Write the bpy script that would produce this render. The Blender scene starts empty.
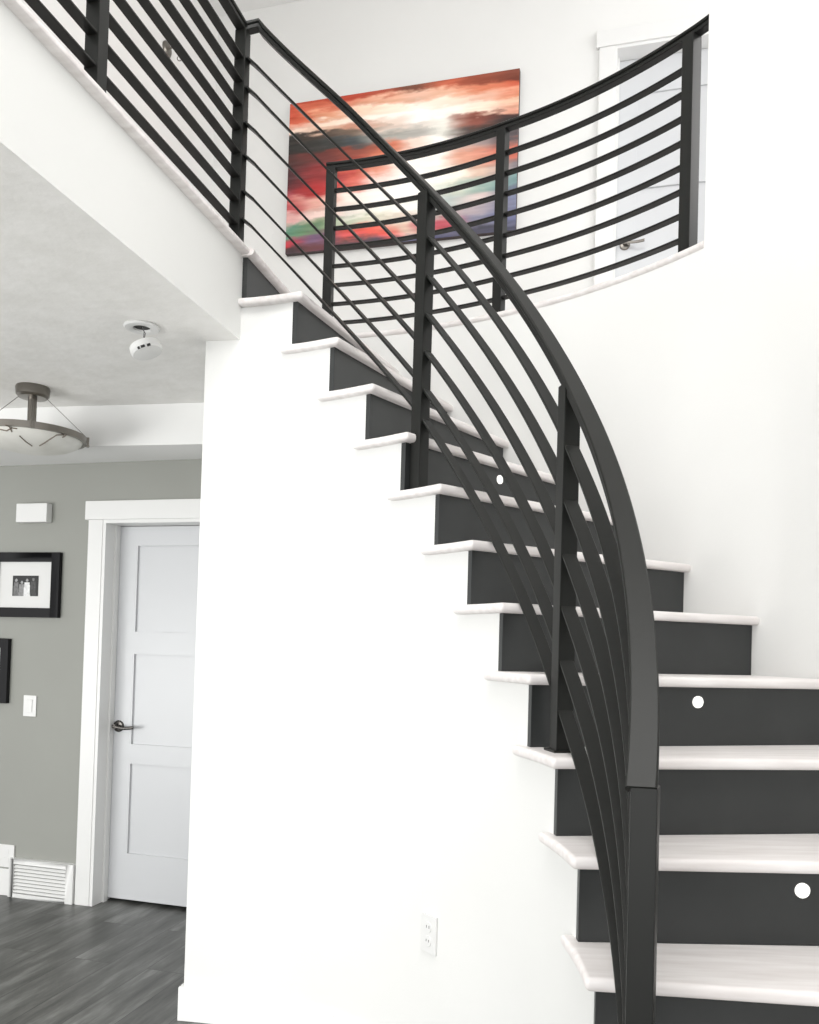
import bpy, bmesh, math, random
from mathutils import Vector, Matrix
random.seed(7)
C = bpy.context.scene.collection
V = Vector
pi = math.pi
ZE = 1.3913                      # eye height above the lower floor

# ------------------------------------------------------------------ camera
cam_data = bpy.data.cameras.new('camera')
cam = bpy.data.objects.new('camera', cam_data)
C.objects.link(cam)
FPX, PITCH, ROLL = 837.62, 0.0226, 0.0287
cam_data.sensor_fit = 'HORIZONTAL'
cam_data.sensor_width = 36.0
cam_data.lens = FPX / 819.0 * 36.0
cam_data.shift_x = (409.5 - 409.2) / 819.0
cam_data.shift_y = (627.62 - 512.0) / 819.0
cam_data.clip_start = 0.02
cam_data.clip_end = 200
rt0, up0 = V((1, 0, 0)), V((0, -math.sin(PITCH), math.cos(PITCH)))
fw0 = V((0, math.cos(PITCH), math.sin(PITCH)))
rt = rt0 * math.cos(ROLL) + up0 * math.sin(ROLL)
up = up0 * math.cos(ROLL) - rt0 * math.sin(ROLL)
cam.matrix_world = Matrix(((rt.x, up.x, -fw0.x, 0), (rt.y, up.y, -fw0.y, 0), (rt.z, up.z, -fw0.z, ZE), (0, 0, 0, 1)))
bpy.context.scene.camera = cam

# ------------------------------------------------------------------ light
world = bpy.data.worlds.new('world')
bpy.context.scene.world = world
world.use_nodes = True
bg = world.node_tree.nodes['Background']
bg.inputs[0].default_value = (0.97, 0.98, 1.0, 1)
bg.inputs[1].default_value = 0.88

def area(name, loc, target, sx, sy, power, col=(1, 1, 1)):
    l = bpy.data.lights.new(name, 'AREA')
    l.shape = 'RECTANGLE'; l.size = sx; l.size_y = sy; l.energy = power; l.color = col
    o = bpy.data.objects.new(name, l); C.objects.link(o)
    o.location = loc
    o.rotation_euler = (V(target) - V(loc)).to_track_quat('-Z', 'Y').to_euler()
    return o
area('foyer_window_light', (0.9, -2.2, 4.1), (-0.2, 3.0, 1.4), 3.2, 2.2, 45, (1.0, 0.99, 0.97))
area('foyer_overhead_fill', (-0.1, 0.9, 5.55), (0.35, 1.9, 0.0), 2.2, 2.2, 125, (1.0, 0.99, 0.97))  # added overhead fill that lights tread tops and outer wall; ceiling has no opening
area('soffit_fill_light', (-1.3, -2.2, 1.0), (-1.3, 3.0, 1.9), 1.4, 1.8, 34, (1.0, 1.0, 0.98))  # added low fill aimed up to brighten the soffit near the foyer
area('upstairs_fill_light', (2.9, 3.3, 4.6), (-0.9, 4.4, 4.0), 1.2, 1.4, 27, (1.0, 0.98, 0.96))  # added unseen fill to brighten the upper wall and painting
area('hall_ceiling_fill', (-4.6, 0.2, 0.9), (-2.2, 3.0, 2.3), 2.6, 1.5, 105, (1.0, 1.0, 0.98))  # added low fill in place of floor bounce onto the hall ceiling

vs = bpy.context.scene.view_settings
vs.view_transform = 'Standard'; vs.look = 'None'; vs.exposure = 0.42; vs.gamma = 1.0; vs.use_curve_mapping = False

# ------------------------------------------------------------------ materials
def mat(name, col, rough=0.5, metal=0.0, spec=0.5, coat=0.0):
    m = bpy.data.materials.new(name); m.use_nodes = True
    b = m.node_tree.nodes['Principled BSDF']
    b.inputs['Base Color'].default_value = (*col, 1)
    b.inputs['Roughness'].default_value = rough
    b.inputs['Metallic'].default_value = metal
    b.inputs['Specular IOR Level'].default_value = spec
    b.inputs['Coat Weight'].default_value = coat
    return m
def nd(m, t, **k):
    n = m.node_tree.nodes.new(t)
    for a, v in k.items(): setattr(n, a, v)
    return n
def noise_mat(name, c1, c2, scale=(1, 1, 1), nscale=5, detail=4, rough=0.5, bump=0.0, bscale=None, lo=0.35, hi=0.65, rot=0, spec=0.5):
    m = mat(name, c1, rough, spec=spec)
    L = m.node_tree.links; b = m.node_tree.nodes['Principled BSDF']
    tc = nd(m, 'ShaderNodeTexCoord')
    mp0 = nd(m, 'ShaderNodeMapping'); mp0.inputs['Rotation'].default_value = (0, 0, -rot)
    mp = nd(m, 'ShaderNodeMapping'); mp.inputs['Scale'].default_value = scale
    nz = nd(m, 'ShaderNodeTexNoise'); nz.inputs['Scale'].default_value = nscale; nz.inputs['Detail'].default_value = detail
    rp = nd(m, 'ShaderNodeValToRGB')
    rp.color_ramp.elements[0].position = lo; rp.color_ramp.elements[0].color = (*c1, 1)
    rp.color_ramp.elements[1].position = hi; rp.color_ramp.elements[1].color = (*c2, 1)
    L.new(tc.outputs['Object'], mp0.inputs['Vector']); L.new(mp0.outputs[0], mp.inputs['Vector'])
    L.new(mp.outputs[0], nz.inputs['Vector']); L.new(nz.outputs['Fac'], rp.inputs[0]); L.new(rp.outputs[0], b.inputs['Base Color'])
    if bump:
        n2 = nd(m, 'ShaderNodeTexNoise'); n2.inputs['Scale'].default_value = bscale or nscale; n2.inputs['Detail'].default_value = 3
        bp = nd(m, 'ShaderNodeBump'); bp.inputs['Strength'].default_value = bump; bp.inputs['Distance'].default_value = 0.004
        L.new(mp.outputs[0] if not bscale else tc.outputs['Object'], n2.inputs['Vector'])
        L.new(n2.outputs['Fac'], bp.inputs['Height']); L.new(bp.outputs[0], b.inputs['Normal'])
    return m

M_wall = noise_mat('warm_white_wall_paint', (0.735, 0.735, 0.72), (0.75, 0.75, 0.735), nscale=2, rough=0.6, bump=0.06, bscale=160)
M_grey = noise_mat('grey_wall_paint', (0.27, 0.274, 0.25), (0.28, 0.285, 0.26), nscale=2, rough=0.6, bump=0.06, bscale=160)
M_ceil = noise_mat('knockdown_ceiling_texture', (0.78, 0.77, 0.745), (0.84, 0.83, 0.81), nscale=9, detail=6, rough=0.85, bump=0.5, bscale=26)
M_ceil2 = mat('smooth_ceiling_paint', (0.8, 0.8, 0.79), 0.8)
M_trim = mat('white_trim_enamel', (0.73, 0.73, 0.72), 0.35)
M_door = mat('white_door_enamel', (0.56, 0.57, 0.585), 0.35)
M_metal = mat('charcoal_powder_coated_steel', (0.011, 0.0115, 0.0103), 0.42, spec=0.24)
M_riser = noise_mat('charcoal_riser_paint', (0.020, 0.022, 0.022), (0.025, 0.027, 0.027), nscale=6, rough=0.42)
M_tread = noise_mat('whitewashed_wood_tread', (0.67, 0.63, 0.615), (0.82, 0.79, 0.78), scale=(1.6, 14, 14), nscale=2.6, detail=5, rough=0.5, lo=0.3, hi=0.7)
M_nick = mat('satin_nickel', (0.21, 0.195, 0.175), 0.28, 1.0)
M_dnick = mat('dark_handle_metal', (0.09, 0.085, 0.08), 0.25, 1.0)
M_wht = mat('white_plastic', (0.72, 0.72, 0.71), 0.35)
M_blk = mat('black_frame_lacquer', (0.006, 0.006, 0.007), 0.6, spec=0.25)
M_mat = mat('photo_mount_card', (0.68, 0.68, 0.67), 0.8)
M_dark = mat('dark_slot', (0.02, 0.02, 0.02), 0.6)
M_bulb_shadow = mat('bulb_shadow_brown', (0.16, 0.13, 0.10), 0.5)
M_canv = mat('canvas_side', (0.05, 0.035, 0.035), 0.7)
M_wire = mat('grey_wire', (0.2, 0.2, 0.2), 0.4)
M_glass = noise_mat('alabaster_glass', (0.66, 0.65, 0.60), (0.80, 0.79, 0.75), nscale=6, rough=0.3, lo=0.3, hi=0.7)
M_len = mat('step_light_lens', (0.85, 0.85, 0.83), 0.4)
M_len.node_tree.nodes['Principled BSDF'].inputs['Emission Color'].default_value = (1, 0.98, 0.93, 1)
M_len.node_tree.nodes['Principled BSDF'].inputs['Emission Strength'].default_value = 0.6

A1 = math.radians(-15.5)
e1 = V((math.cos(A1), math.sin(A1), 0)); en = V((-e1.y, e1.x, 0))
def P(s, d, z): return e1 * s + en * d + V((0, 0, z))

# wood plank floor: planks run along en
M_floor = mat('dark_grey_wood_floor', (0.07, 0.07, 0.068), 0.38)
def build_floor():
    m = M_floor; L = m.node_tree.links; b = m.node_tree.nodes['Principled BSDF']
    tc = nd(m, 'ShaderNodeTexCoord'); mp = nd(m, 'ShaderNodeMapping'); mp.inputs['Rotation'].default_value = (0, 0, -(A1 + pi / 2))
    L.new(tc.outputs['Object'], mp.inputs['Vector'])
    br = nd(m, 'ShaderNodeTexBrick'); br.offset = 0.37; br.inputs['Scale'].default_value = 1.0
    br.inputs['Brick Width'].default_value = 1.2; br.inputs['Row Height'].default_value = 0.18
    br.inputs['Mortar Size'].default_value = 0.0015; br.inputs['Mortar Smooth'].default_value = 0.3
    br.inputs['Color1'].default_value = (0.0, 0.0, 0.0, 1); br.inputs['Color2'].default_value = (1, 1, 1, 1)
    br.inputs['Mortar'].default_value = (0.3, 0.3, 0.3, 1)
    L.new(mp.outputs[0], br.inputs['Vector'])
    ms = nd(m, 'ShaderNodeMapping'); ms.inputs['Scale'].default_value = (1.3, 9, 1)
    L.new(mp.outputs[0], ms.inputs['Vector'])
    add = nd(m, 'ShaderNodeVectorMath', operation='ADD'); L.new(ms.outputs[0], add.inputs[0])
    sc = nd(m, 'ShaderNodeVectorMath', operation='SCALE'); sc.inputs['Scale'].default_value = 7.0
    L.new(br.outputs['Color'], sc.inputs[0]); L.new(sc.outputs[0], add.inputs[1])
    nz = nd(m, 'ShaderNodeTexNoise'); nz.inputs['Scale'].default_value = 1.5; nz.inputs['Detail'].default_value = 8; nz.inputs['Roughness'].default_value = 0.65
    L.new(add.outputs[0], nz.inputs['Vector'])
    rp = nd(m, 'ShaderNodeValToRGB')
    els = rp.color_ramp.elements
    els[0].position = 0.30; els[0].color = (0.034, 0.035, 0.032, 1)
    els[1].position = 0.72; els[1].color = (0.225, 0.230, 0.220, 1)
    e = els.new(0.52); e.color = (0.100, 0.102, 0.096, 1)
    L.new(nz.outputs['Fac'], rp.inputs[0])
    mx = nd(m, 'ShaderNodeMix', data_type='RGBA'); mx.inputs[6].default_value = (0, 0, 0, 1)
    mx.inputs[7].default_value = (0.02, 0.02, 0.02, 1)
    L.new(br.outputs['Fac'], mx.inputs[0]); L.new(rp.outputs[0], mx.inputs[6]); L.new(mx.outputs[2], b.inputs['Base Color'])
    bp = nd(m, 'ShaderNodeBump'); bp.inputs['Strength'].default_value = 0.15; bp.inputs['Distance'].default_value = 0.002
    L.new(nz.outputs['Fac'], bp.inputs['Height']); L.new(bp.outputs[0], b.inputs['Normal'])
build_floor()

# ------------------------------------------------------------------ mesh helpers
class MB:
    def __init__(s): s.v = []; s.f = []; s.mi = []
    def add(s, vs_, fs, mi=0):
        o = len(s.v); s.v += [tuple(v) for v in vs_]; s.f += [tuple(i + o for i in f) for f in fs]; s.mi += [mi] * len(fs); return s
    def box(s, c, ax, hs, mi=0):
        c = V(c); x, y, z = [V(a).normalized() * h for a, h in zip(ax, hs)]
        vs_ = [c + x * i + y * j + z * k for k in (-1, 1) for j in (-1, 1) for i in (-1, 1)]
        return s.add(vs_, [(0, 2, 3, 1), (4, 5, 7, 6), (0, 1, 5, 4), (2, 6, 7, 3), (0, 4, 6, 2), (1, 3, 7, 5)], mi)
    def abox(s, s0, s1, d0, d1, z0, z1, mi=0):
        "box in house axes"
        return s.box(P((s0 + s1) / 2, (d0 + d1) / 2, (z0 + z1) / 2), (e1, en, (0, 0, 1)), ((s1 - s0) / 2, (d1 - d0) / 2, (z1 - z0) / 2), mi)
    def prism(s, poly, z0, z1, mi=0):
        n = len(poly)
        vs_ = [V((p[0], p[1], z0)) for p in poly] + [V((p[0], p[1], z1)) for p in poly]
        fs = [tuple(range(n))[::-1], tuple(range(n, 2 * n))] + [(i, (i + 1) % n, n + (i + 1) % n, n + i) for i in range(n)]
        return s.add(vs_, fs, mi)
    def sweep(s, pts, sides, ups, prof, mi=0):
        n = len(prof); vs_ = []
        for p, a, b in zip(pts, sides, ups): vs_ += [p + a * u + b * w for u, w in prof]
        fs = [tuple(range(n))[::-1], tuple(range((len(pts) - 1) * n, len(pts) * n))]
        for k in range(len(pts) - 1):
            fs += [(k * n + i, k * n + (i + 1) % n, (k + 1) * n + (i + 1) % n, (k + 1) * n + i) for i in range(n)]
        return s.add(vs_, fs, mi)
    def tube(s, pts, r, n=10, mi=0):
        pts = [V(p) for p in pts]; S = []; U = []
        for i, p in enumerate(pts):
            t = (pts[min(i + 1, len(pts) - 1)] - pts[max(i - 1, 0)]).normalized()
            a = t.cross(V((0, 0, 1)) if abs(t.z) < 0.9 else V((1, 0, 0))).normalized()
            S.append(a); U.append(a.cross(t).normalized())
        return s.sweep(pts, S, U, [(r * math.cos(2 * pi * k / n), r * math.sin(2 * pi * k / n)) for k in range(n)], mi)
    def lathe(s, prof, c=(0, 0, 0), n=48, mi=0, ax=None):
        "prof: (r,z) list; closed if first/last r == 0"
        c = V(c); X, Y, Z = ax or (V((1, 0, 0)), V((0, 1, 0)), V((0, 0, 1)))
        o = len(s.v); rings = []
        for r, z in prof:
            if r < 1e-6:
                rings.append([len(s.v)]); s.v.append(tuple(c + Z * z))
            else:
                rings.append(list(range(len(s.v), len(s.v) + n)))
                s.v += [tuple(c + X * (r * math.cos(2 * pi * k / n)) + Y * (r * math.sin(2 * pi * k / n)) + Z * z) for k in range(n)]
        for a, b in zip(rings[:-1], rings[1:]):
            if len(a) == 1 and len(b) == 1: continue
            for k in range(n):
                k2 = (k + 1) % n
                if len(a) == 1: f = (a[0], b[k], b[k2])
                elif len(b) == 1: f = (a[k], b[0], a[k2])
                else: f = (a[k], b[k], b[k2], a[k2])
                s.f.append(f); s.mi.append(mi)
        return s
    def build(s, name, mats, parent=None, bevel=0, seg=2, ang=30, weld=True):
        bm = bmesh.new()
        vv = [bm.verts.new(v) for v in s.v]; bm.verts.ensure_lookup_table()
        for f, mi in zip(s.f, s.mi):
            try: fc = bm.faces.new([vv[i] for i in f]); fc.material_index = mi
            except ValueError: pass
        if weld: bmesh.ops.remove_doubles(bm, verts=bm.verts, dist=1e-6)
        bmesh.ops.recalc_face_normals(bm, faces=bm.faces)
        if bevel:
            ed = [e for e in bm.edges if len(e.link_faces) == 2 and e.calc_face_angle(0) > math.radians(35)]
            bmesh.ops.bevel(bm, geom=ed, offset=bevel, segments=seg, profile=0.5, affect='EDGES', clamp_overlap=True)
        me = bpy.data.meshes.new(name); 
        big = [f for f in bm.faces if len(f.verts) > 4]
        if big: bmesh.ops.triangulate(bm, faces=big)
        org = V((0, 0, 0))
        bm.to_mesh(me); bm.free()
        for m in (mats if isinstance(mats, (list, tuple)) else [mats]): me.materials.append(m)
        me.polygons.foreach_set('use_smooth', [True] * len(me.polygons))
        me.set_sharp_from_angle(angle=math.radians(ang))
        o = bpy.data.objects.new(name, me); C.objects.link(o)
        if bevel:
            wn = o.modifiers.new('weighted', 'WEIGHTED_NORMAL'); wn.keep_sharp = True
        if parent:
            o.parent = parent
            bpy.context.view_layer.update()
            o.matrix_parent_inverse = parent.matrix_world.inverted()
        return o

def thing(name, label, cat, loc, group=None):
    o = bpy.data.objects.new(name, None); C.objects.link(o); o.location = loc; o.empty_display_size = 0.1
    bpy.context.view_layer.update()
    return tag(o, label, cat, group)
def tag(o, label, cat, group=None):
    o['label'] = label; o['category'] = cat
    if group: o['group'] = group
    return o
def struct(o, label=None, cat=None):
    o['kind'] = 'structure'
    if label: o['label'] = label
    if cat: o['category'] = cat
    return o

# ------------------------------------------------------------------ stair geometry
H = 0.19
ZN = 15 * H                     # upper floor level
CX, CY = -0.932, 1.7905
def TS(m): return 1.3233 - m * 0.1284 - 0.0123 * ((m - 6) / 6) ** 2
def TH(m): return 1.347 if m == 0 else TS(m)
def RI(m): return 1.3073 + 0.0046 * (m - 6) / 6 + 0.021 * ((m - 6) / 6) ** 2
def RO(a): return 2.2259 - 0.0601 * (a - 0.7)
def pol(r, a, z=0): return V((CX + r * math.cos(a), CY + r * math.sin(a), z))
def MS(a):
    lo, hi = -3.0, 17.0
    for _ in range(40):
        mid = (lo + hi) / 2
        if TS(mid) > a: lo = mid
        else: hi = mid
    return (lo + hi) / 2
def RIa(a): return RI(min(max(MS(a), 0), 15))
def off(r, a, s, z=0):
    q = pol(r, a, z); return q + V((math.sin(a) * s, -math.cos(a) * s, 0))
T = 0.028                       # tread thickness
NOS = 0.028
AW = 1.463                      # angle where the curved wall ends at the hallway corner
AE = 0.528                      # angle where the balcony opening ends
ZS = 2.511                      # underside of landing / hallway ceiling
ZC = 5.617                      # upper ceiling
RT = 0.02                       # riser board thickness
c0 = pol(RI(0), TH(0))
Ld = V((0.2465, 0.9691, 0))
Ln = V((-0.9691, 0.2465, 0))    # from the stairwell into the landing

# ------------------------------------------------------------------ structure
# lower floor
mb = MB(); mb.prism([P(-6, -4), P(3, -4), P(3, 5.2), P(-6, 5.2)] if False else [P(-6, -4, 0)[:2], P(3, -4, 0)[:2], P(3, 5.2, 0)[:2], P(-6, 5.2, 0)[:2]], -0.1, 0)
struct(mb.build('floor', M_floor))

# curved inner wall under the stairs, stepped top
mb = MB()
def arc_prism(mb, a0, a1, rin, rout, z0, z1, step=0.012):
    n = max(1, int(abs(a1 - a0) / step)); A = [a0 + (a1 - a0) * k / n for k in range(n + 1)]
    vs_ = []
    for a in A:
        ri, ro = rin(a), rout(a)
        vs_ += [pol(ri, a, z0), pol(ro, a, z0), pol(ro, a, z1), pol(ri, a, z1)]
    fs = [(0, 1, 2, 3), tuple(4 * n + i for i in (3, 2, 1, 0))]
    for k in range(n):
        o = 4 * k
        fs += [(o, o + 4, o + 5, o + 1), (o + 1, o + 5, o + 6, o + 2), (o + 2, o + 6, o + 7, o + 3), (o + 3, o + 7, o + 4, o)]
    mb.add(vs_, fs)
inner = lambda a: RIa(a); inner2 = lambda a: RIa(a) + 0.11
b = RT / 1.31
arc_prism(mb, AW, TH(0) + b, inner, inner2, 0, ZS)
for m in range(1, 15):
    arc_prism(mb, TH(m - 1) + b, TH(m) + b, inner, inner2, 0, ZN - m * H - T)
struct(mb.build('wall_stair_inner', M_wall, weld=False))

# hallway wall that starts at the corner and runs back
Pc = pol(RI(0), AW)
sc, dc = Pc.dot(e1), Pc.dot(en)
DW = 3.794
mb = MB(); mb.abox(sc + 0.001, sc + 0.11, dc + 0.04, DW, 0, ZS); struct(mb.build('wall_hall_right', M_wall))

# curved outer wall
mb = MB()
outer = lambda a: RO(a); outer2 = lambda a: RO(a) + 0.13
arc_prism(mb, TH(0) + 0.02, AE, outer, outer2, 0, ZN - 0.0222)
arc_prism(mb, AE, -0.72, outer, outer2, 0, ZC)
struct(mb.build('wall_stair_outer', M_wall, weld=False))

# landing slab / hallway ceiling
def arc_pts(f, a0, a1, n): return [pol(f(a0 + (a1 - a0) * k / n), a0 + (a1 - a0) * k / n) for k in range(n + 1)]
E0 = c0 - Ld * 6.0
far = [pol(4.4, AE), P(2.2, 5.14, 0), P(-6, 5.14, 0), P(-6, E0.dot(en), 0)]
c0b = off(RI(0), TH(0), -RT); o0b = off(RO(TH(0)) , TH(0), -RT)
poly = [E0, c0b] + [off(RO(TH(0)) + 0.13, TH(0), -RT)] + arc_pts(outer2, TH(0) + 0.02 - 0.01, AE, 60) + far
mb = MB(); mb.prism([p[:2] for p in poly], ZS, ZN - 0.022)
slab = mb.build('ceiling_hall', [M_wall, M_ceil])
for pl in slab.data.polygons:
    if pl.normal.z < -0.9: pl.material_index = 1
struct(slab)
poly = [E0, c0b, o0b] + arc_pts(outer, TH(0) - 0.01, AE, 60) + far
mb = MB(); mb.prism([p[:2] for p in poly], ZN - 0.0215, ZN)
struct(mb.build('floor_upper', M_tread))

# nosings round the upper floor edge (light washed wood, rounded lip)
def lip_profile(w, t):           # (outward, z) rounded on the outward side
    pr = [(-0.03, 0), (-0.03, -t)]
    for k in range(7):
        a = -pi / 2 + pi * k / 6
        pr.append((w - t / 2 + math.cos(a) * t / 2, -t / 2 + math.sin(a) * t / 2))
    return pr
def lip(name, pts, outs, w=NOS, t=0.03):
    mb = MB(); Z = V((0, 0, 1))
    mb.sweep([V((p.x, p.y, ZN + 0.001)) for p in pts], outs, [Z] * len(pts), lip_profile(w, t))
    o = mb.build(name, M_tread); return struct(o)
lip('trim_landing', [c0 + Ld * 0.012, E0], [-Ln, -Ln], 0.012, 0.024)
n0 = V((math.sin(TH(0)), -math.cos(TH(0)), 0))
lip('trim_top_step', [off(RI(0) - 0.012, TH(0), -0.0), off(RO(TH(0)) - 0.004, TH(0), -0.0)], [n0, n0])
A = [TH(0) - (TH(0) - AE) * k / 70 for k in range(71)]
lip('trim_balcony', [pol(RO(a), a) for a in A], [V((-math.cos(a), -math.sin(a), 0)) for a in A], 0.009, 0.028)

# hallway far wall with door opening
SL, SR, DZ = -2.722, -1.96, 2.005
mb = MB()
mb.abox(-6, SL, DW, DW + 0.14, 0, ZS); mb.abox(SL, SR, DW, DW + 0.14, DZ, ZS); mb.abox(SR, sc + 0.12, DW, DW + 0.14, 0, ZS)
struct(mb.build('wall_hall_far', M_grey))
q0, q1 = V((-1.8166, 4.0729, 0)), V((-1.0051, 3.9175, 0)); qd = (q1 - q0) / (q1 - q0).dot(e1)
fq = lambda s: q0 + qd * (s - q0.dot(e1))
mb = MB(); mb.prism([fq(-4.2)[:2], fq(sc - 0.001)[:2], P(sc - 0.001, DW - 0.001, 0)[:2], P(-4.2, DW - 0.001, 0)[:2]], 2.314, ZS - 0.0005)
struct(mb.build('ceiling_bulkhead', M_ceil2))

# hallway door
def door(name, s0, s1, z0, ztop, d, lay, hs, hz, lever_dir, lab, hlab, casing_w=0.09, rec=0.10, gap=0.018):
    root = bpy.data.objects.new(name, None); C.objects.link(root); root.location = P((s0 + s1) / 2, d, z0); bpy.context.view_layer.update()
    struct(root)
    # casing
    mb = MB(); mb.abox(s0 - casing_w, s0 - 0.004, d - 0.018, d, z0, ztop + 0.004); mb.build('casing', M_trim, root, 0.002)
    mb = MB(); mb.abox(s1 + 0.004, s1 + casing_w, d - 0.018, d, z0, ztop + 0.004); mb.build('casing', M_trim, root, 0.002)
    mb = MB(); mb.abox(s0 - casing_w - 0.018, s1 + casing_w + 0.018, d - 0.026, d, ztop + 0.004, ztop + 0.102); mb.build('header', M_trim, root, 0.003)
    # jamb with stop
    mb = MB(); mb.abox(s0 - 0.004, s0 + 0.014, d - 0.014, d + 0.139, z0, ztop + 0.004)
    mb.abox(s1 - 0.014, s1 + 0.004, d - 0.014, d + 0.139, z0, ztop + 0.004)
    mb.abox(s0 + 0.014, s1 - 0.014, d - 0.014, d + 0.139, ztop - 0.014, ztop + 0.004)
    mb.abox(s0 + 0.014, s0 + 0.026, d + rec - 0.035, d + rec - 0.002, z0, ztop - 0.014)
    mb.abox(s1 - 0.026, s1 - 0.014, d + rec - 0.035, d + rec - 0.002, z0, ztop - 0.014)
    mb.build('jamb', M_trim, root, weld=False)
    # slab with sunk panels
    mb = MB(); a0, a1 = s0 + 0.016, s1 - 0.016; zt = ztop - 0.017; zb = z0 + gap; df = d + rec
    st = 0.118
    zs = sorted([z for p in lay for z in p])
    mb.abox(a0, a0 + st, df, df + 0.036, zb, zt); mb.abox(a1 - st, a1, df, df + 0.036, zb, zt)
    edges = [zb] + zs + [zt]
    for k in range(0, len(edges), 2): mb.abox(a0 + st, a1 - st, df, df + 0.036, edges[k], edges[k + 1])
    sl = mb.build('door_slab', M_door, root, 0.0)
    for (q0, q1) in lay:
        mb = MB(); o = 0.012
        mb.abox(a0 + st, a1 - st, df + o, df + 0.03, q0, q1); mb.build('panel', M_door, sl, 0)
    # lever handle
    hd = MB(); X, Y, Z = e1, V((0, 0, 1)), -en
    hc = P(hs, df, hz)
    hd.lathe([(0, 0.0), (0.031, 0.0), (0.031, 0.006), (0.026, 0.011), (0.012, 0.013), (0.011, 0.045), (0, 0.045)], hc, 24, 0, (X, Y, Z))
    pts = [hc + Z * 0.042 + X * lever_dir * t + Y * (-0.006 * math.sin(t / 0.11 * pi)) for t in [-0.012 + 0.0125 * k for k in range(11)]]
    hd.sweep(pts, [Y] * 11, [Z] * 11, [(0.009 * math.cos(2 * pi * k / 10), 0.006 * math.sin(2 * pi * k / 10)) for k in range(10)])
    ho = hd.build('door_handle', M_dnick if z0 < 1 else M_nick, sl); ho['label'] = 'metal lever handle'
    return root
door('door_1', SL, SR, 0, DZ, DW, [(0.259, 0.731), (0.834, 1.310), (1.429, 1.885)], -2.665, 0.925, 1, '', '')

# unseen walls added behind the hallway door to keep its gap dark
mb = MB(); mb.abox(SL - 0.3, SR + 0.3, 4.7, 4.78, 0, ZS - 0.001); mb.abox(SL - 0.38, SL - 0.3, DW + 0.141, 4.78, 0, ZS - 0.001); mb.abox(SR + 0.3, SR + 0.38, DW + 0.141, 4.78, 0, ZS - 0.001)
struct(mb.build('wall_door_light_block', M_grey, weld=False))
# upstairs walls
DU = 4.998; SP = -2.853
mb = MB()
US0, US1, UDZ = -0.224, 0.56, 4.964
mb.abox(SP - 0.1, US0, DU, DU + 0.14, ZN, ZC); mb.abox(US0, US1, DU, DU + 0.14, UDZ, ZC); mb.abox(US1, 2.2, DU, DU + 0.14, ZN, ZC)
struct(mb.build('wall_upper_far', M_wall))
mb = MB(); mb.abox(SP - 0.1, SP, -0.5, DU, ZN, ZC); struct(mb.build('wall_upper_left', M_wall))
door('door_2', US0, US1, ZN, UDZ, DU, [(ZN + 0.259, ZN + 0.731), (ZN + 0.834, ZN + 1.310), (ZN + 1.429, ZN + 1.885)], -0.145, 3.825, 1, '', '')
mb = MB(); mb.prism([P(-6, -4, 0)[:2], P(3, -4, 0)[:2], P(3, 5.2, 0)[:2], P(-6, 5.2, 0)[:2]], ZC, ZC + 0.1)
struct(mb.build('ceiling', M_ceil2))
mb = MB(); mb.abox(SP, US0 - 0.1, DU - 0.015, DU, ZN, ZN + 0.13); struct(mb.build('baseboard_upper_far', M_trim, bevel=0.003))
mb = MB(); mb.abox(SP, SP + 0.015, -0.5, DU - 0.016, ZN, ZN + 0.13); struct(mb.build('baseboard_upper_left', M_trim, bevel=0.003))

# lower baseboards
mb = MB()
bi = lambda a: RIa(a) - 0.016
arc_prism(mb, AW + 0.012, TH(14) + b, bi, lambda a: RIa(a) - 0.0003, 0, 0.122)
struct(mb.build('baseboard_stair', mat('baseboard_enamel', (0.82, 0.82, 0.81), 0.35), bevel=0.003))
mb = MB(); mb.abox(sc - 0.016, sc + 0.0005, dc + 0.004, DW - 0.0005, 0, 0.122); struct(mb.build('baseboard_hall_right', M_trim, bevel=0.003))
VS0, VS1 = -3.218, -2.818
mb = MB(); mb.abox(-6, VS0 - 0.001, DW - 0.016, DW, 0, 0.142); struct(mb.build('baseboard_hall_far', M_trim, bevel=0.003))

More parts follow.
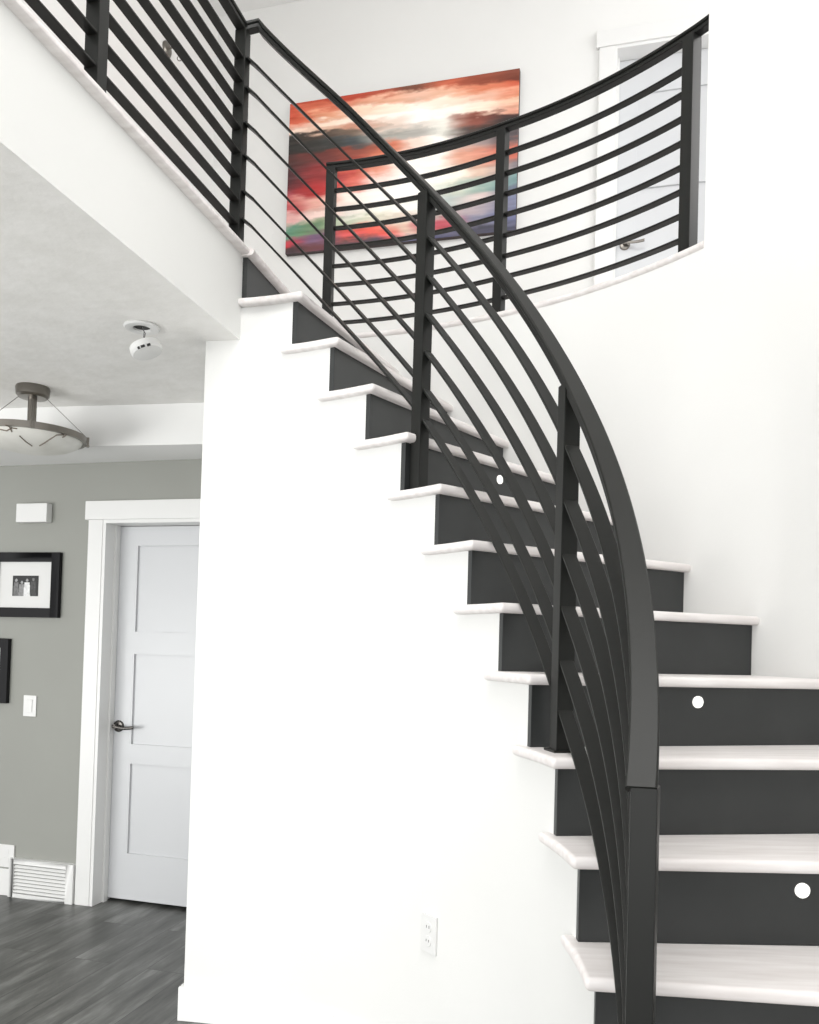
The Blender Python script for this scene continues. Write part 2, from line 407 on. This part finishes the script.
# ------------------------------------------------------------------ staircase
stairs = thing('staircase', 'curved staircase with whitewashed wood treads and charcoal risers against white walls', 'staircase', pol(1.8, TH(12)))
def tread(m):
    af, ab = TH(m), TH(m - 1)
    r0, r1 = RI(m) - 0.024, RO(af); ext = 0.022 if m == 1 else 0.056
    pts = []
    nf = NOS
    pts.append(off(r0, af, nf)); 
    # front edge to outer wall: stop on the wall circle
    def hit(a, s):
        lo, hi = 1.5, 2.6
        for _ in range(40):
            mid = (lo + hi) / 2; q = off(mid, a, s); rr = math.hypot(q.x - CX, q.y - CY); aa = math.atan2(q.y - CY, q.x - CX)
            if rr < RO(aa): lo = mid
            else: hi = mid
        return off(lo, a, s), math.atan2(off(lo, a, s).y - CY, off(lo, a, s).x - CX)
    pf, a_f = hit(af, nf); pb, a_b = hit(ab, 0.0)
    pts.append(pf)
    for k in range(1, 6):
        a = a_f + (a_b - a_f) * k / 6; pts.append(pol(RO(a), a))
    pts.append(pb)
    pts.append(off(RI(m - 1) - 0.0005, ab, 0.0)); pts.append(off(RI(m - 1) - 0.0005, ab, -ext)); pts.append(off(RI(m - 1) - 0.026, ab, -ext))
    aa0 = ab + 0.052 / 1.3
    for k in range(1, 6):
        t = k / 6; a = ab + (af - ab) * t; pts.append(pol(RI(m - 1) + (RI(m) - RI(m - 1)) * t - 0.025, a))
    mb = MB(); z = ZN - m * H
    mb.prism([p[:2] for p in pts], z - T, z)
    # bevel only the exposed front + inner edges
    bm = bmesh.new(); vv = [bm.verts.new(v) for v in mb.v]; bm.verts.ensure_lookup_table()
    for f in mb.f: bm.faces.new([vv[i] for i in f])
    bmesh.ops.recalc_face_normals(bm, faces=bm.faces)
    n = len(pts); bm.edges.ensure_lookup_table()
    sel = []
    exposed = set([(0, 1)] + [(i, (i + 1) % n) for i in range(9, n)])
    for i, j in exposed:
        for o in (0, n):
            e = bm.edges.get((vv[i + o], vv[j + o]))
            if e: sel.append(e)
    e = bm.edges.get((vv[0], vv[n])); sel.append(e)
    bmesh.ops.bevel(bm, geom=sel, offset=0.0105, segments=4, profile=0.5, affect='EDGES', clamp_overlap=True)
    big = [f for f in bm.faces if len(f.verts) > 4]
    bmesh.ops.triangulate(bm, faces=big)
    me = bpy.data.meshes.new('tread'); bm.to_mesh(me); bm.free(); me.materials.append(M_tread)
    me.polygons.foreach_set('use_smooth', [True] * len(me.polygons)); me.set_sharp_from_angle(angle=math.radians(40))
    # lay the wood grain across each tread: keep local axes along the tread
    o = bpy.data.objects.new('tread', me); C.objects.link(o)
    ctr = pol(1.8, (af + ab) / 2, z); rot = Matrix.Rotation((af + ab) / 2, 4, 'Z'); M = Matrix.Translation(ctr) @ rot
    me.transform(M.inverted()); o.matrix_world = M; o.parent = stairs
    o.matrix_parent_inverse = stairs.matrix_world.inverted()
    return o
for m in range(1, 15): tread(m)
for m in range(0, 15):
    a = TH(m); z = ZN - m * H; r0, r1 = RI(m) - 0.0008, RO(a) - 0.001
    c = off((r0 + r1) / 2, a, -RT / 2, 0)
    mb = MB(); ax = (V((math.cos(a), math.sin(a), 0)), V((-math.sin(a), math.cos(a), 0)), V((0, 0, 1)))
    zt, zb_ = z - (T if m else 0.031), z - H + 0.0002
    mb.box(V((c.x, c.y, (zt + zb_) / 2)), ax, ((r1 - r0) / 2, RT / 2, (zt - zb_) / 2))
    rs = mb.build('riser', M_riser, stairs, 0.0015)
    if m in (2, 4, 6, 8, 10, 12):
        pc = off(1.812, a, 0.0, z - 0.069); fwd = -ax[1]
        mb = MB(); mb.lathe([(0, 0), (0.0165, 0), (0.0165, 0.004), (0.0135, 0.006), (0, 0.0065)], pc, 24, 0, (ax[0], V((0, 0, 1)), fwd))
        sl = mb.build('step_light', M_len, rs); sl['label'] = 'small round white step light'

# ------------------------------------------------------------------ railings
PW = 0.022                       # post half width
def post(parent, p, ax_r, z0, z1, hw=PW, hd=PW, name='post', plate=True):
    t = V((0, 0, 1)).cross(ax_r)
    mb = MB(); mb.box(V((p.x, p.y, (z0 + z1) / 2)), (ax_r, t, (0, 0, 1)), (hw, hd, (z1 - z0) / 2))
    o = mb.build(name, M_metal, parent, 0.0022)
    if plate:
        mb = MB(); mb.box(V((p.x, p.y, z0 + 0.003)), (ax_r, t, (0, 0, 1)), (hw + 0.010, hd + 0.012, 0.003)); mb.build('base_plate', M_metal, o, 0.001)
    return o
def rect(w, t, zc=0, r=0.0015):
    x, y = w / 2, t / 2
    return [(-x, zc - y + r), (-x + r, zc - y), (x - r, zc - y), (x, zc - y + r), (x, zc + y - r), (x - r, zc + y), (-x + r, zc + y), (-x, zc + y - r)]
def frames(pts, outs):
    S, U = [], []
    for i, p in enumerate(pts):
        t = (pts[min(i + 1, len(pts) - 1)] - pts[max(i - 1, 0)]).normalized()
        s = outs[i]; s = (s - t * s.dot(t)).normalized(); u = t.cross(s); u = u if u.z > 0 else -u
        S.append(s); U.append(u.normalized())
    return S, U
def bar(parent, pts, outs, w=0.034, t=0.008, name='rail_bar'):
    S, U = frames(pts, outs); mb = MB(); mb.sweep(pts, S, U, rect(w, t)); return mb.build(name, M_metal, parent)
def handrail(parent, pts, outs):
    S, U = frames(pts, outs)
    mb = MB(); mb.sweep(pts, S, U, rect(0.047, 0.014, 0.0, 0.003)); cap = mb.build('handrail', M_metal, parent)
    mb = MB(); mb.sweep(pts, S, U, rect(0.036, 0.016, -0.0152, 0.002)); mb.build('under_channel', M_metal, cap)
    return cap

HR = 0.865
p4 = V((-0.693, 3.118, 0))       # landing corner post
# --- stair railing
M_END = 13.20
def cl01(x): return max(0.0, min(1.0, x))
def RR(m): return RI(min(max(m, 0), 15)) + 0.046 - 0.008 * cl01((m - 6) / 3) + 0.010 * max(0, m / 13) ** 2
A_START = 1.352
def zline(m): return ZN - m * H + 0.845 + 0.010 * cl01((8 - m) / 3)
def hpt(a):
    m = MS(a); return pol(RR(m), a, zline(m) - 0.030 * (lambda t: 1 - t * t * (3 - 2 * t))(cl01((m + 0.22) / 2.6)))
A_END = TS(M_END)
a3, a2 = 0.790, 0.232            # upper and lower mid posts
stair_rail = thing('stair_railing', 'black steel stair railing sweeping up the inner side of the curved stairs', 'railing', pol(RR(9), a2, ZN - 9 * H))
NP = 90
ang = [A_START + (A_END - A_START) * k / NP for k in range(NP + 1)]
hp = [hpt(a) for a in ang]; ho = [V((math.cos(a), math.sin(a), 0)) for a in ang]
dl = (V((p4.x, p4.y, 0)) - V((hp[0].x, hp[0].y, 0)))
lead = [V((p4.x, p4.y, ZN + HR)) - dl * 0.0]
handrail(stair_rail, lead + hp, [V((-dl.y, dl.x, 0)).normalized() * (1 if (V((-dl.y, dl.x, 0)).dot(ho[0]) > 0) else -1)] + ho)
zr = lambda a: hpt(a).z
def rad(a): return V((math.cos(a), math.sin(a), 0))
post(stair_rail, pol(RR(MS(a3)) - 0.006, a3), rad(a3), ZN - 5 * H, zr(a3) - 0.020)
post(stair_rail, pol(RR(MS(a2)), a2), rad(a2), ZN - 9 * H, zr(a2) - 0.020)
an = A_END + 0.0145
nw = post(stair_rail, pol(RR(M_END) + 0.004, an), rad(an), ZN - 13 * H, zr(A_END) + 0.003, 0.0200, 0.0225, 'newel_post')
# bars: distance below the handrail line at each support, fanning out a little towards the bottom
OFF = [(A_START, (.200, .312, .447, .570, .706, .812)), (a3, (.155, .283, .41, .535, .66, .76)), (a2, (.160, .297, .432, .562, .698, .822)), (an, (.162, .290, .414, .534, .652, .768))]
def boff(a, k):
    for (x0, t0), (x1, t1) in zip(OFF[:-1], OFF[1:]):
        if a >= x1: return t0[k] + (t1[k] - t0[k]) * cl01((a - x0) / (x1 - x0))
    return OFF[-1][1][k]
for (s0, s1) in ((A_START, a3), (a3, a2), (a2, an)):
    for k in range(6):
        g = 0.0145
        x0 = s0 - (g if s0 != A_START else 0); x1 = s1 + g
        n = 34
        pts = []; outs = []
        def bp(a): m = MS(a); return pol(RR(m), a, zline(m) - boff(a, k))
        if s0 == A_START:
            q = bp(A_START); pts.append(V((p4.x + e1.x * 0.021, p4.y + e1.y * 0.021, q.z + 0.024))); outs.append(rad(s0))
        for i in range(n + 1):
            a = x0 + (x1 - x0) * i / n; pts.append(bp(a)); outs.append(rad(a))
        bar(stair_rail, pts, outs, 0.037)

# --- landing railing, straight
land = thing('landing_railing', 'straight black steel railing along the landing edge at upper left', 'railing', V((p4.x, p4.y, ZN)))
Z1 = V((0, 0, 1))
L_END = 3.55
line = lambda t, z: V((p4.x - Ld.x * t, p4.y - Ld.y * t, z))
handrail(land, [line(-0.024, ZN + HR), line(L_END, ZN + HR)], [Ln, Ln])
posts_t = [0, 0.872, 1.744, 2.616, 3.488]
for t in posts_t: post(land, line(t, 0), Ln, ZN, ZN + HR - 0.02)
for t0, t1 in zip(posts_t[:-1], posts_t[1:]):
    for j in range(8):
        z = ZN + 0.102 + 0.0902 * j
        bar(land, [line(t0 + PW, z), line(t1 - PW, z)], [Ln, Ln])

# --- balcony railing, curved
balc = thing('balcony_railing', 'curved black steel railing round the upper floor edge in front of the painting', 'railing', pol(RO(0.97) + 0.06, 0.97, ZN))
RB = lambda a: RO(0.9) + 0.060 + 0.040 * cl01((0.97 - a) / 0.4)
bp_ = [1.352, 0.970, 0.588]
A = [1.362 - (1.362 - 0.36) * k / 70 for k in range(71)]
handrail(balc, [pol(RB(a), a, ZN + HR - 0.004) for a in A], [rad(a) for a in A])
for a in bp_: post(balc, pol(RB(a), a), rad(a), ZN, ZN + HR - 0.024, *((0.025, 0.025) if a < 0.6 else (PW, PW)))
for a0, a1 in zip(bp_, bp_[1:]):
    for j in range(8):
        z = ZN + 0.088 + 0.0925 * j; g = PW / 2.28
        A = [a0 - g + (a1 + g - a0 + g) * k / 30 for k in range(31)]
        bar(balc, [pol(RB(a), a, z) for a in A], [rad(a) for a in A])

# ------------------------------------------------------------------ painting
def lin(c): return tuple(((x / 255) / 12.92 if x / 255 <= 0.04045 else ((x / 255 + 0.055) / 1.055) ** 2.4) for x in c)
def vcol_mat(name, rough=0.55):
    m = mat(name, (0.5, 0.5, 0.5), rough); a = nd(m, 'ShaderNodeVertexColor'); a.layer_name = 'Col'
    m.node_tree.links.new(a.outputs['Color'], m.node_tree.nodes['Principled BSDF'].inputs['Base Color']); return m
M_paint = vcol_mat('abstract_sunset_paint'); M_photo = vcol_mat('photo_print')
def hsh(i, j, s=0):
    n = (i * 374761393 + j * 668265263 + s * 974634777) & 0xffffffff; n = ((n ^ (n >> 13)) * 1274126177) & 0xffffffff
    return ((n ^ (n >> 16)) & 0xffff) / 65535.0
def vn(x, y, s=0):
    i, j = math.floor(x), math.floor(y); fx, fy = x - i, y - j; fx = fx * fx * (3 - 2 * fx); fy = fy * fy * (3 - 2 * fy)
    a = hsh(i, j, s) * (1 - fx) + hsh(i + 1, j, s) * fx; b_ = hsh(i, j + 1, s) * (1 - fx) + hsh(i + 1, j + 1, s) * fx
    return a * (1 - fy) + b_ * fy
def fbm(x, y, s=0): return vn(x, y, s) * .5 + vn(x * 2.1, y * 2.1, s + 1) * .27 + vn(x * 4.3, y * 4.3, s + 2) * .15 + vn(x * 9, y * 9, s + 3) * .08 - .5
def color_grid(name, org, ux, uz, w, h, nx, nz, fn, material, parent):
    verts, faces, cols = [], [], []
    for j in range(nz + 1):
        for i in range(nx + 1):
            u, v = i / nx, j / nz; verts.append(org + ux * (u * w) + uz * (-v * h)); cols.append(fn(u, v))
    for j in range(nz):
        for i in range(nx):
            a = j * (nx + 1) + i; faces.append((a, a + nx + 1, a + nx + 2, a + 1))
    me = bpy.data.meshes.new(name); me.from_pydata([tuple(v) for v in verts], [], faces)
    at = me.color_attributes.new('Col', 'FLOAT_COLOR', 'POINT')
    at.data.foreach_set('color', [x for c in cols for x in (*lin([min(255, max(0, k)) for k in c]), 1.0)])
    me.materials.append(material)
    o = bpy.data.objects.new(name, me); C.objects.link(o); o.parent = parent
    o.matrix_parent_inverse = parent.matrix_world.inverted()
    return o
UU = [0, .14, .28, .42, .56, .70, .84, 1.0]
VVr = [0, .05, .11, .16, .205, .245, .31, .37, .48, .59, .68, .76, .84, .92, 1.0]
GRID = [
 [(175,55,35),(190,70,45),(200,75,50),(190,85,60),(120,70,50),(200,95,65),(150,70,45),(120,55,35)],
 [(200,70,45),(215,105,75),(235,150,120),(245,185,155),(240,190,165),(245,190,160),(225,130,95),(205,85,55)],
 [(215,95,65),(240,165,130),(250,215,190),(252,235,215),(252,240,228),(252,225,205),(245,190,165),(225,130,95)],
 [(240,165,140),(252,225,205),(254,240,225),(254,246,236),(255,250,245),(255,245,236),(252,225,205),(245,195,165)],
 [(250,225,210),(240,200,175),(210,150,125),(240,220,205),(255,250,245),(255,248,240),(250,225,205),(225,160,135)],
 [(40,36,32),(62,50,42),(120,100,86),(232,212,198),(225,215,205),(240,235,225),(130,65,50),(60,35,30)],
 [(36,34,30),(48,46,42),(72,78,80),(176,174,166),(190,185,178),(225,222,212),(70,55,50),(45,35,35)],
 [(60,38,36),(110,50,45),(150,75,60),(215,120,90),(250,220,205),(255,250,244),(180,160,155),(85,75,78)],
 [(75,38,42),(150,52,52),(205,85,70),(235,150,125),(254,245,236),(252,246,236),(226,160,135),(205,110,90)],
 [(95,38,44),(190,50,50),(235,125,110),(250,220,210),(255,252,246),(250,240,225),(222,190,170),(140,130,135)],
 [(190,80,80),(235,175,160),(250,235,225),(255,250,244),(255,252,246),(210,215,200),(150,175,165),(120,150,150)],
 [(225,170,165),(240,210,200),(238,230,220),(252,246,236),(244,244,236),(190,200,195),(215,195,190),(115,120,140)],
 [(95,145,120),(110,140,100),(190,200,175),(225,220,200),(230,215,200),(190,170,165),(190,175,180),(122,124,150)],
 [(205,50,60),(120,90,120),(220,90,80),(235,95,80),(225,190,170),(190,80,90),(140,138,158),(112,114,148)],
 [(75,55,58),(110,60,62),(70,62,62),(72,70,74),(82,80,108),(84,82,104),(66,64,78),(70,70,88)],
]
def painting_col(u, v):
    w = fbm(u * 3.6, v * 9, 5) ; w2 = fbm(u * 9, v * 34, 11)
    vv = min(1, max(0, v - 0.045 * u * (1 - v) + w * 0.07 + w2 * 0.06 + fbm(u * 26, v * 60, 61) * 0.03)); uu = min(1, max(0, u + fbm(u * 4, v * 8, 21) * 0.22))
    def seg(L_, x):
        for k in range(len(L_) - 1):
            if x <= L_[k + 1]: return k, (x - L_[k]) / (L_[k + 1] - L_[k])
        return len(L_) - 2, 1.0
    i, fu = seg(UU, uu); j, fv = seg(VVr, vv)
    fu = fu * fu * (3 - 2 * fu); fv = min(1, max(0, (fv - .5) * 2.2 + .5))
    c = []
    for k in range(3):
        a = GRID[j][i][k] * (1 - fu) + GRID[j][i + 1][k] * fu; b_ = GRID[j + 1][i][k] * (1 - fu) + GRID[j + 1][i + 1][k] * fu
        c.append(a * (1 - fv) + b_ * fv)
    s = fbm(u * 7, v * 60, 31) * 46; dark = sum(c) / 3
    c = [x + s * (0.5 if dark > 215 else 1.0) for x in c]
    if v > 0.9 or (v > .5 and (dark < 130)): c[2] += max(0, fbm(u * 9, v * 20, 44)) * 40
    return [x * 1.0 if dark > 215 else x * 0.96 for x in c]
PS0, PS1, PZ0, PZ1 = -2.284, -0.783, 3.918, 4.908
art = thing('painting', 'large abstract canvas in red, cream and black hung on the upper wall', 'painting', P((PS0 + PS1) / 2, DU, PZ0))
mb = MB(); mb.abox(PS0, PS1, DU - 0.036, DU - 0.001, PZ0, PZ1); mb.build('canvas_edge', M_canv, art)
cv = color_grid('painted_face', P(PS0, DU - 0.0365, PZ1), e1, Z1, PS1 - PS0, PZ1 - PZ0, 230, 170, painting_col, M_paint, art)

# ------------------------------------------------------------------ hallway things
def frame(name, s0, s1, z0, z1, fw, ps0, ps1, pz0, pz1, label, people=True):
    r = thing(name, label, 'picture', P((s0 + s1) / 2, DW, z0))
    d0, d1 = DW - 0.026, DW - 0.001
    mb = MB()
    mb.abox(s0, s0 + fw, d0, d1, z0, z1); mb.abox(s1 - fw, s1, d0, d1, z0, z1)
    mb.abox(s0 + fw, s1 - fw, d0, d1, z0, z0 + fw); mb.abox(s0 + fw, s1 - fw, d0, d1, z1 - fw, z1)
    mb.build('frame', M_blk, r, 0.0015)
    mb = MB(); mb.abox(s0 + fw, s1 - fw, d0 + 0.012, d1, z0 + fw, z1 - fw); mb.build('mount', M_mat, r)
    def fn(u, v):
        c = 28 + fbm(u * 6, v * 6, 3) * 22
        c = c
        for (cx, hw, top, g, hd) in ((.14, .10, .16, 105, .05), (.36, .11, .26, 130, .045), (.56, .12, .16, 215, .045), (.80, .10, .12, 60, .05)):
            body = abs(u - cx) < hw * (0.75 + .3 * v) and v > top + .16
            head = ((u - cx) / hd) ** 2 + ((v - top - .07) / .075) ** 2 < 1
            if head: c = 150 if g > 80 else 110
            elif body: c = g + fbm(u * 20, v * 14, 9) * 60
        return (c, c, c)
    color_grid('photo', P(ps0, d0 + 0.0112, pz1), e1, Z1, ps1 - ps0, pz1 - pz0, 60, 44, fn, M_photo, r)
    return r
frame('picture_frame', -3.412, -2.976, 1.490, 1.837, 0.050, -3.276, -3.111, 1.603, 1.713, 'upper black picture frame holding a small family photo beside the door casing')
frame('picture_frame', -3.716, -3.280, 1.024, 1.371, 0.050, -3.58, -3.415, 1.14, 1.25, 'lower black picture frame cut off by the left edge of the photo')

o = MB().abox(-3.247, -3.053, DW - 0.045, DW - 0.0005, 1.997, 2.098).build('door_chime', M_wht, None, 0.004)
tag(o, 'white rectangular door chime box high on the grey hall wall', 'chime')
sw = thing('light_switch', 'white rocker light switch on the grey wall left of the door', 'switch', P(-3.144, DW, 0.96))
MB().abox(-3.184, -3.104, DW - 0.007, DW - 0.0005, 0.960, 1.072).build('plate', M_wht, sw, 0.002)
MB().abox(-3.161, -3.127, DW - 0.011, DW - 0.007, 0.982, 1.050).build('rocker', M_wht, sw, 0.0015)
ow = thing('wall_outlet', 'white outlet plate low on the grey hall wall above the baseboard', 'outlet', P(-3.252, DW, 0.148))
MB().abox(-3.300, -3.205, DW - 0.010, DW - 0.0005, 0.148, 0.268).build('plate', M_wht, ow, 0.002)
for z in (0.185, 0.232): MB().abox(-3.268, -3.237, DW - 0.0115, DW - 0.010, z - 0.014, z + 0.014).build('socket', M_wht, ow, 0.0006)

vt = thing('floor_vent', 'white louvered baseboard register beside the door casing', 'vent', P((VS0 + VS1) / 2, DW, 0))
mb = MB(); d0, d1 = DW - 0.030, DW - 0.0005; zt = 0.205
mb.abox(VS0, VS0 + 0.03, d0, d1, 0.001, zt); mb.abox(VS1 - 0.045, VS1, d0, d1, 0.001, zt)
mb.abox(VS0 + 0.03, VS1 - 0.045, d0, d1, 0.001, 0.022); mb.abox(VS0 + 0.03, VS1 - 0.045, d0, d1, zt - 0.028, zt)
mb.build('grille_frame', M_wht, vt, 0.001)
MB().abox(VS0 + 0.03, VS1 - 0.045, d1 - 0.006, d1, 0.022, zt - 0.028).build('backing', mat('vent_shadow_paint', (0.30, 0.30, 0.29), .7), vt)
for k in range(8):
    z = 0.0325 + k * 0.0186
    mb = MB(); c = P((VS0 + VS1 - 0.015) / 2, d0 + 0.010, z); tilt = (Z1 * 0.75 + en * 0.66).normalized()
    mb.box(c, (e1, tilt, tilt.cross(e1)), ((VS1 - VS0 - 0.075) / 2, 0.0078, 0.0012)); mb.build('louver', M_wht, vt)

# curved-wall outlet
a = 0.672; r = RIa(a); oc = pol(r, a, 0.508)
ot = thing('wall_outlet', 'white duplex outlet on the curved white wall under the stairs', 'outlet', pol(r, a, 0.455))
X, Yv = V((math.sin(a), -math.cos(a), 0)), -rad(a)
mb = MB(); mb.box(oc + Yv * 0.004, (X, Z1, Yv), (0.036, 0.058, 0.0035)); mb.build('plate', M_wht, ot, 0.002)
for dz in (-0.021, 0.021):
    mb = MB(); mb.lathe([(0, 0), (0.0165, 0), (0.016, 0.002), (0, 0.002)], oc + Z1 * dz + Yv * 0.0075, 20, 0, (X, Z1, Yv)); so = mb.build('socket', M_wht, ot)
    for dx in (-0.006, 0.006):
        mb = MB(); mb.box(oc + Z1 * (dz + 0.002) + X * dx + Yv * 0.0096, (X, Z1, Yv), (0.0011, 0.004, 0.0003)); mb.build('slot', M_dark, so)

# ceiling light
G = V((-1.725, 3.749, ZS))
cl = thing('ceiling_light', 'semi-flush alabaster glass bowl light with nickel rim hanging from the hall ceiling', 'ceiling light', G)
MB().lathe([(0, 0), (0.070, 0), (0.073, -0.008), (0.070, -0.040), (0.060, -0.050), (0, -0.052)], G, 40).build('canopy', M_nick, cl)
MB().lathe([(0, -0.05), (0.019, -0.05), (0.019, -0.165), (0.013, -0.172), (0.013, -0.235), (0, -0.235)], G, 20).build('stem', M_nick, cl)
RB_ = 0.228; zr_ = -0.222
prof = [(RB_ - 0.004, zr_ + 0.012)] + [(math.sin(t) * (RB_ - 0.008), zr_ - 0.074 * (math.cos(t) - 0) * 1.0 + 0.0) for t in [pi / 2 * (1 - k / 12) for k in range(13)]]
prof[-1] = (0, prof[-1][1])
prof_in = [(0, zr_ - 0.068)] + [(math.sin(t) * (RB_ - 0.016), zr_ - 0.068 * math.cos(t)) for t in [pi / 2 * k / 12 for k in range(1, 13)]] + [(RB_ - 0.012, zr_ + 0.012)]
bowl = MB().lathe(prof + prof_in, G, 64).build('glass_bowl', M_glass, cl)
def bowl_pt(x, y, eps=0.001):
    rr = min(0.98, math.hypot(x, y) / (RB_ - 0.008)); return G + V((x, y, zr_ - 0.074 * math.sqrt(1 - rr * rr) - eps))
tocam = V((-G.x, -G.y, 0)).normalized(); sd = V((-tocam.y, tocam.x, 0))
for pl in ([(-.10, .225), (-.085, .205), (-.075, .185)], [(-.12, .17), (-.095, .18), (-.075, .20), (-.055, .205)], [(-.045, .175), (-.02, .14), (.005, .105)], [(.035, .115), (.055, .145), (.075, .17), (.10, .185), (.13, .175)], [(.125, .165), (.14, .18)]):
    pts = [bowl_pt(*((sd * (-0) + sd * x + tocam * y))[:2]) for x, y in pl]
    MB().tube(pts, 0.0028, 6).build('bulb_shadow_stroke', M_bulb_shadow, bowl)  # dark strokes standing in for shadows of bulbs and arms inside the bowl
MB().lathe([(RB_ - 0.010, zr_ - 0.014), (RB_ + 0.004, zr_ - 0.014), (RB_ + 0.006, zr_ + 0.014), (RB_ - 0.004, zr_ + 0.014), (RB_ - 0.010, zr_ - 0.014)], G, 64).build('rim', M_nick, cl)
for k in range(3):
    ph = math.atan2(tocam.y, tocam.x) + (0.02, 1.62, -1.9)[k]
    u = V((math.cos(ph), math.sin(ph), 0)); t = V((-u.y, u.x, 0))
    mb = MB()
    for dd in (-0.006, 0.006): mb.box(G + u * (RB_ + 0.012) + t * dd + V((0, 0, zr_ + 0.004)), (u, t, Z1), (0.005, 0.0028, 0.022))
    mb.box(G + u * (RB_ + 0.009) + V((0, 0, zr_ - 0.014)), (u, t, Z1), (0.010, 0.009, 0.003))
    mb.build('clip', M_nick, cl, 0.001)
    MB().tube([G + u * 0.062 + V((0, 0, -0.047)), G + u * (RB_ + 0.012) + V((0, 0, zr_ + 0.02))], 0.0014, 6).build('cable', M_nick, cl)

# dangling smoke detector
D0 = V((-0.9875, 2.975, ZS))
sm = thing('smoke_detector', 'white smoke detector dangling by its wires from a round mount on the hall ceiling', 'smoke detector', D0)
MB().lathe([(0.030, -0.0005), (0.060, -0.0005), (0.064, -0.006), (0.058, -0.011), (0.040, -0.013), (0.031, -0.010), (0.030, -0.0005)], D0, 40).build('mount_ring', M_wht, sm)
MB().lathe([(0, -0.0006), (0.030, -0.0006), (0.030, -0.003), (0, -0.003)], D0 + V((0, 0, 0)), 30).build('junction_hole', M_dark, sm)
zc_ = Matrix.Rotation(math.radians(-21), 3, 'Y') @ Matrix.Rotation(math.radians(-4), 3, 'X')
Xd, Yd, Zd = zc_ @ V((1, 0, 0)), zc_ @ V((0, 1, 0)), zc_ @ V((0, 0, 1))
Dc = D0 + V((0.018, 0.0, -0.082))
bd = MB().lathe([(0, 0.016), (0.050, 0.016), (0.056, 0.012), (0.057, -0.008), (0.051, -0.017), (0.030, -0.020), (0, -0.021)], Dc, 40, 0, (Xd, Yd, Zd)).build('detector_body', M_wht, sm)
for k, x in enumerate((-0.014, 0.002, 0.022)):
    mb = MB(); mb.box(Dc + Xd * x - Yd * (math.sqrt(0.053 ** 2 - x * x) + 0.0005) - Zd * 0.0145, (Xd, Yd, Zd), ((0.004, 0.007, 0.006)[k], 0.003, 0.0035)); mb.build('vent_slot', M_dark, bd)
MB().tube([D0 + V((0.002, 0, -0.003)), D0 + V((0.010, -0.004, -0.02)), D0 + V((0.009, -0.006, -0.04)), Dc + Zd * 0.014], 0.0018, 6).build('wire', M_wire, sm)
MB().tube([D0 + V((-0.004, 0, -0.003)), D0 + V((0.012, 0.002, -0.025)), D0 + V((0.010, 0.0, -0.045)), Dc + Zd * 0.014 + Xd * 0.002], 0.0014, 6).build('wire', M_dark, sm)

# wall sconce upstairs, seen between the landing bars
SC = P(SP, 4.40, 4.97)
s_ = thing('wall_sconce', 'small pale wall sconce with a hanging ring seen between the landing rail bars', 'wall light', SC)
X3 = (en, Z1, e1)
MB().lathe([(0, 0.0005), (0.045, 0.0005), (0.045, 0.008), (0.035, 0.016), (0, 0.018)], SC, 28, 0, X3).build('back_plate', M_nick, s_)
MB().tube([SC + e1 * 0.015, SC + e1 * 0.06 + Z1 * 0.01, SC + e1 * 0.09 - Z1 * 0.02, SC + e1 * 0.095 - Z1 * 0.05], 0.006, 8).build('arm', M_nick, s_)
MB().tube([SC + e1 * 0.095 - Z1 * 0.05 + (e1 * math.cos(t) + Z1 * math.sin(t)) * 0.018 - Z1 * 0.018 for t in [2 * pi * k / 16 for k in range(17)]], 0.003, 6).build('ring', M_nick, s_)
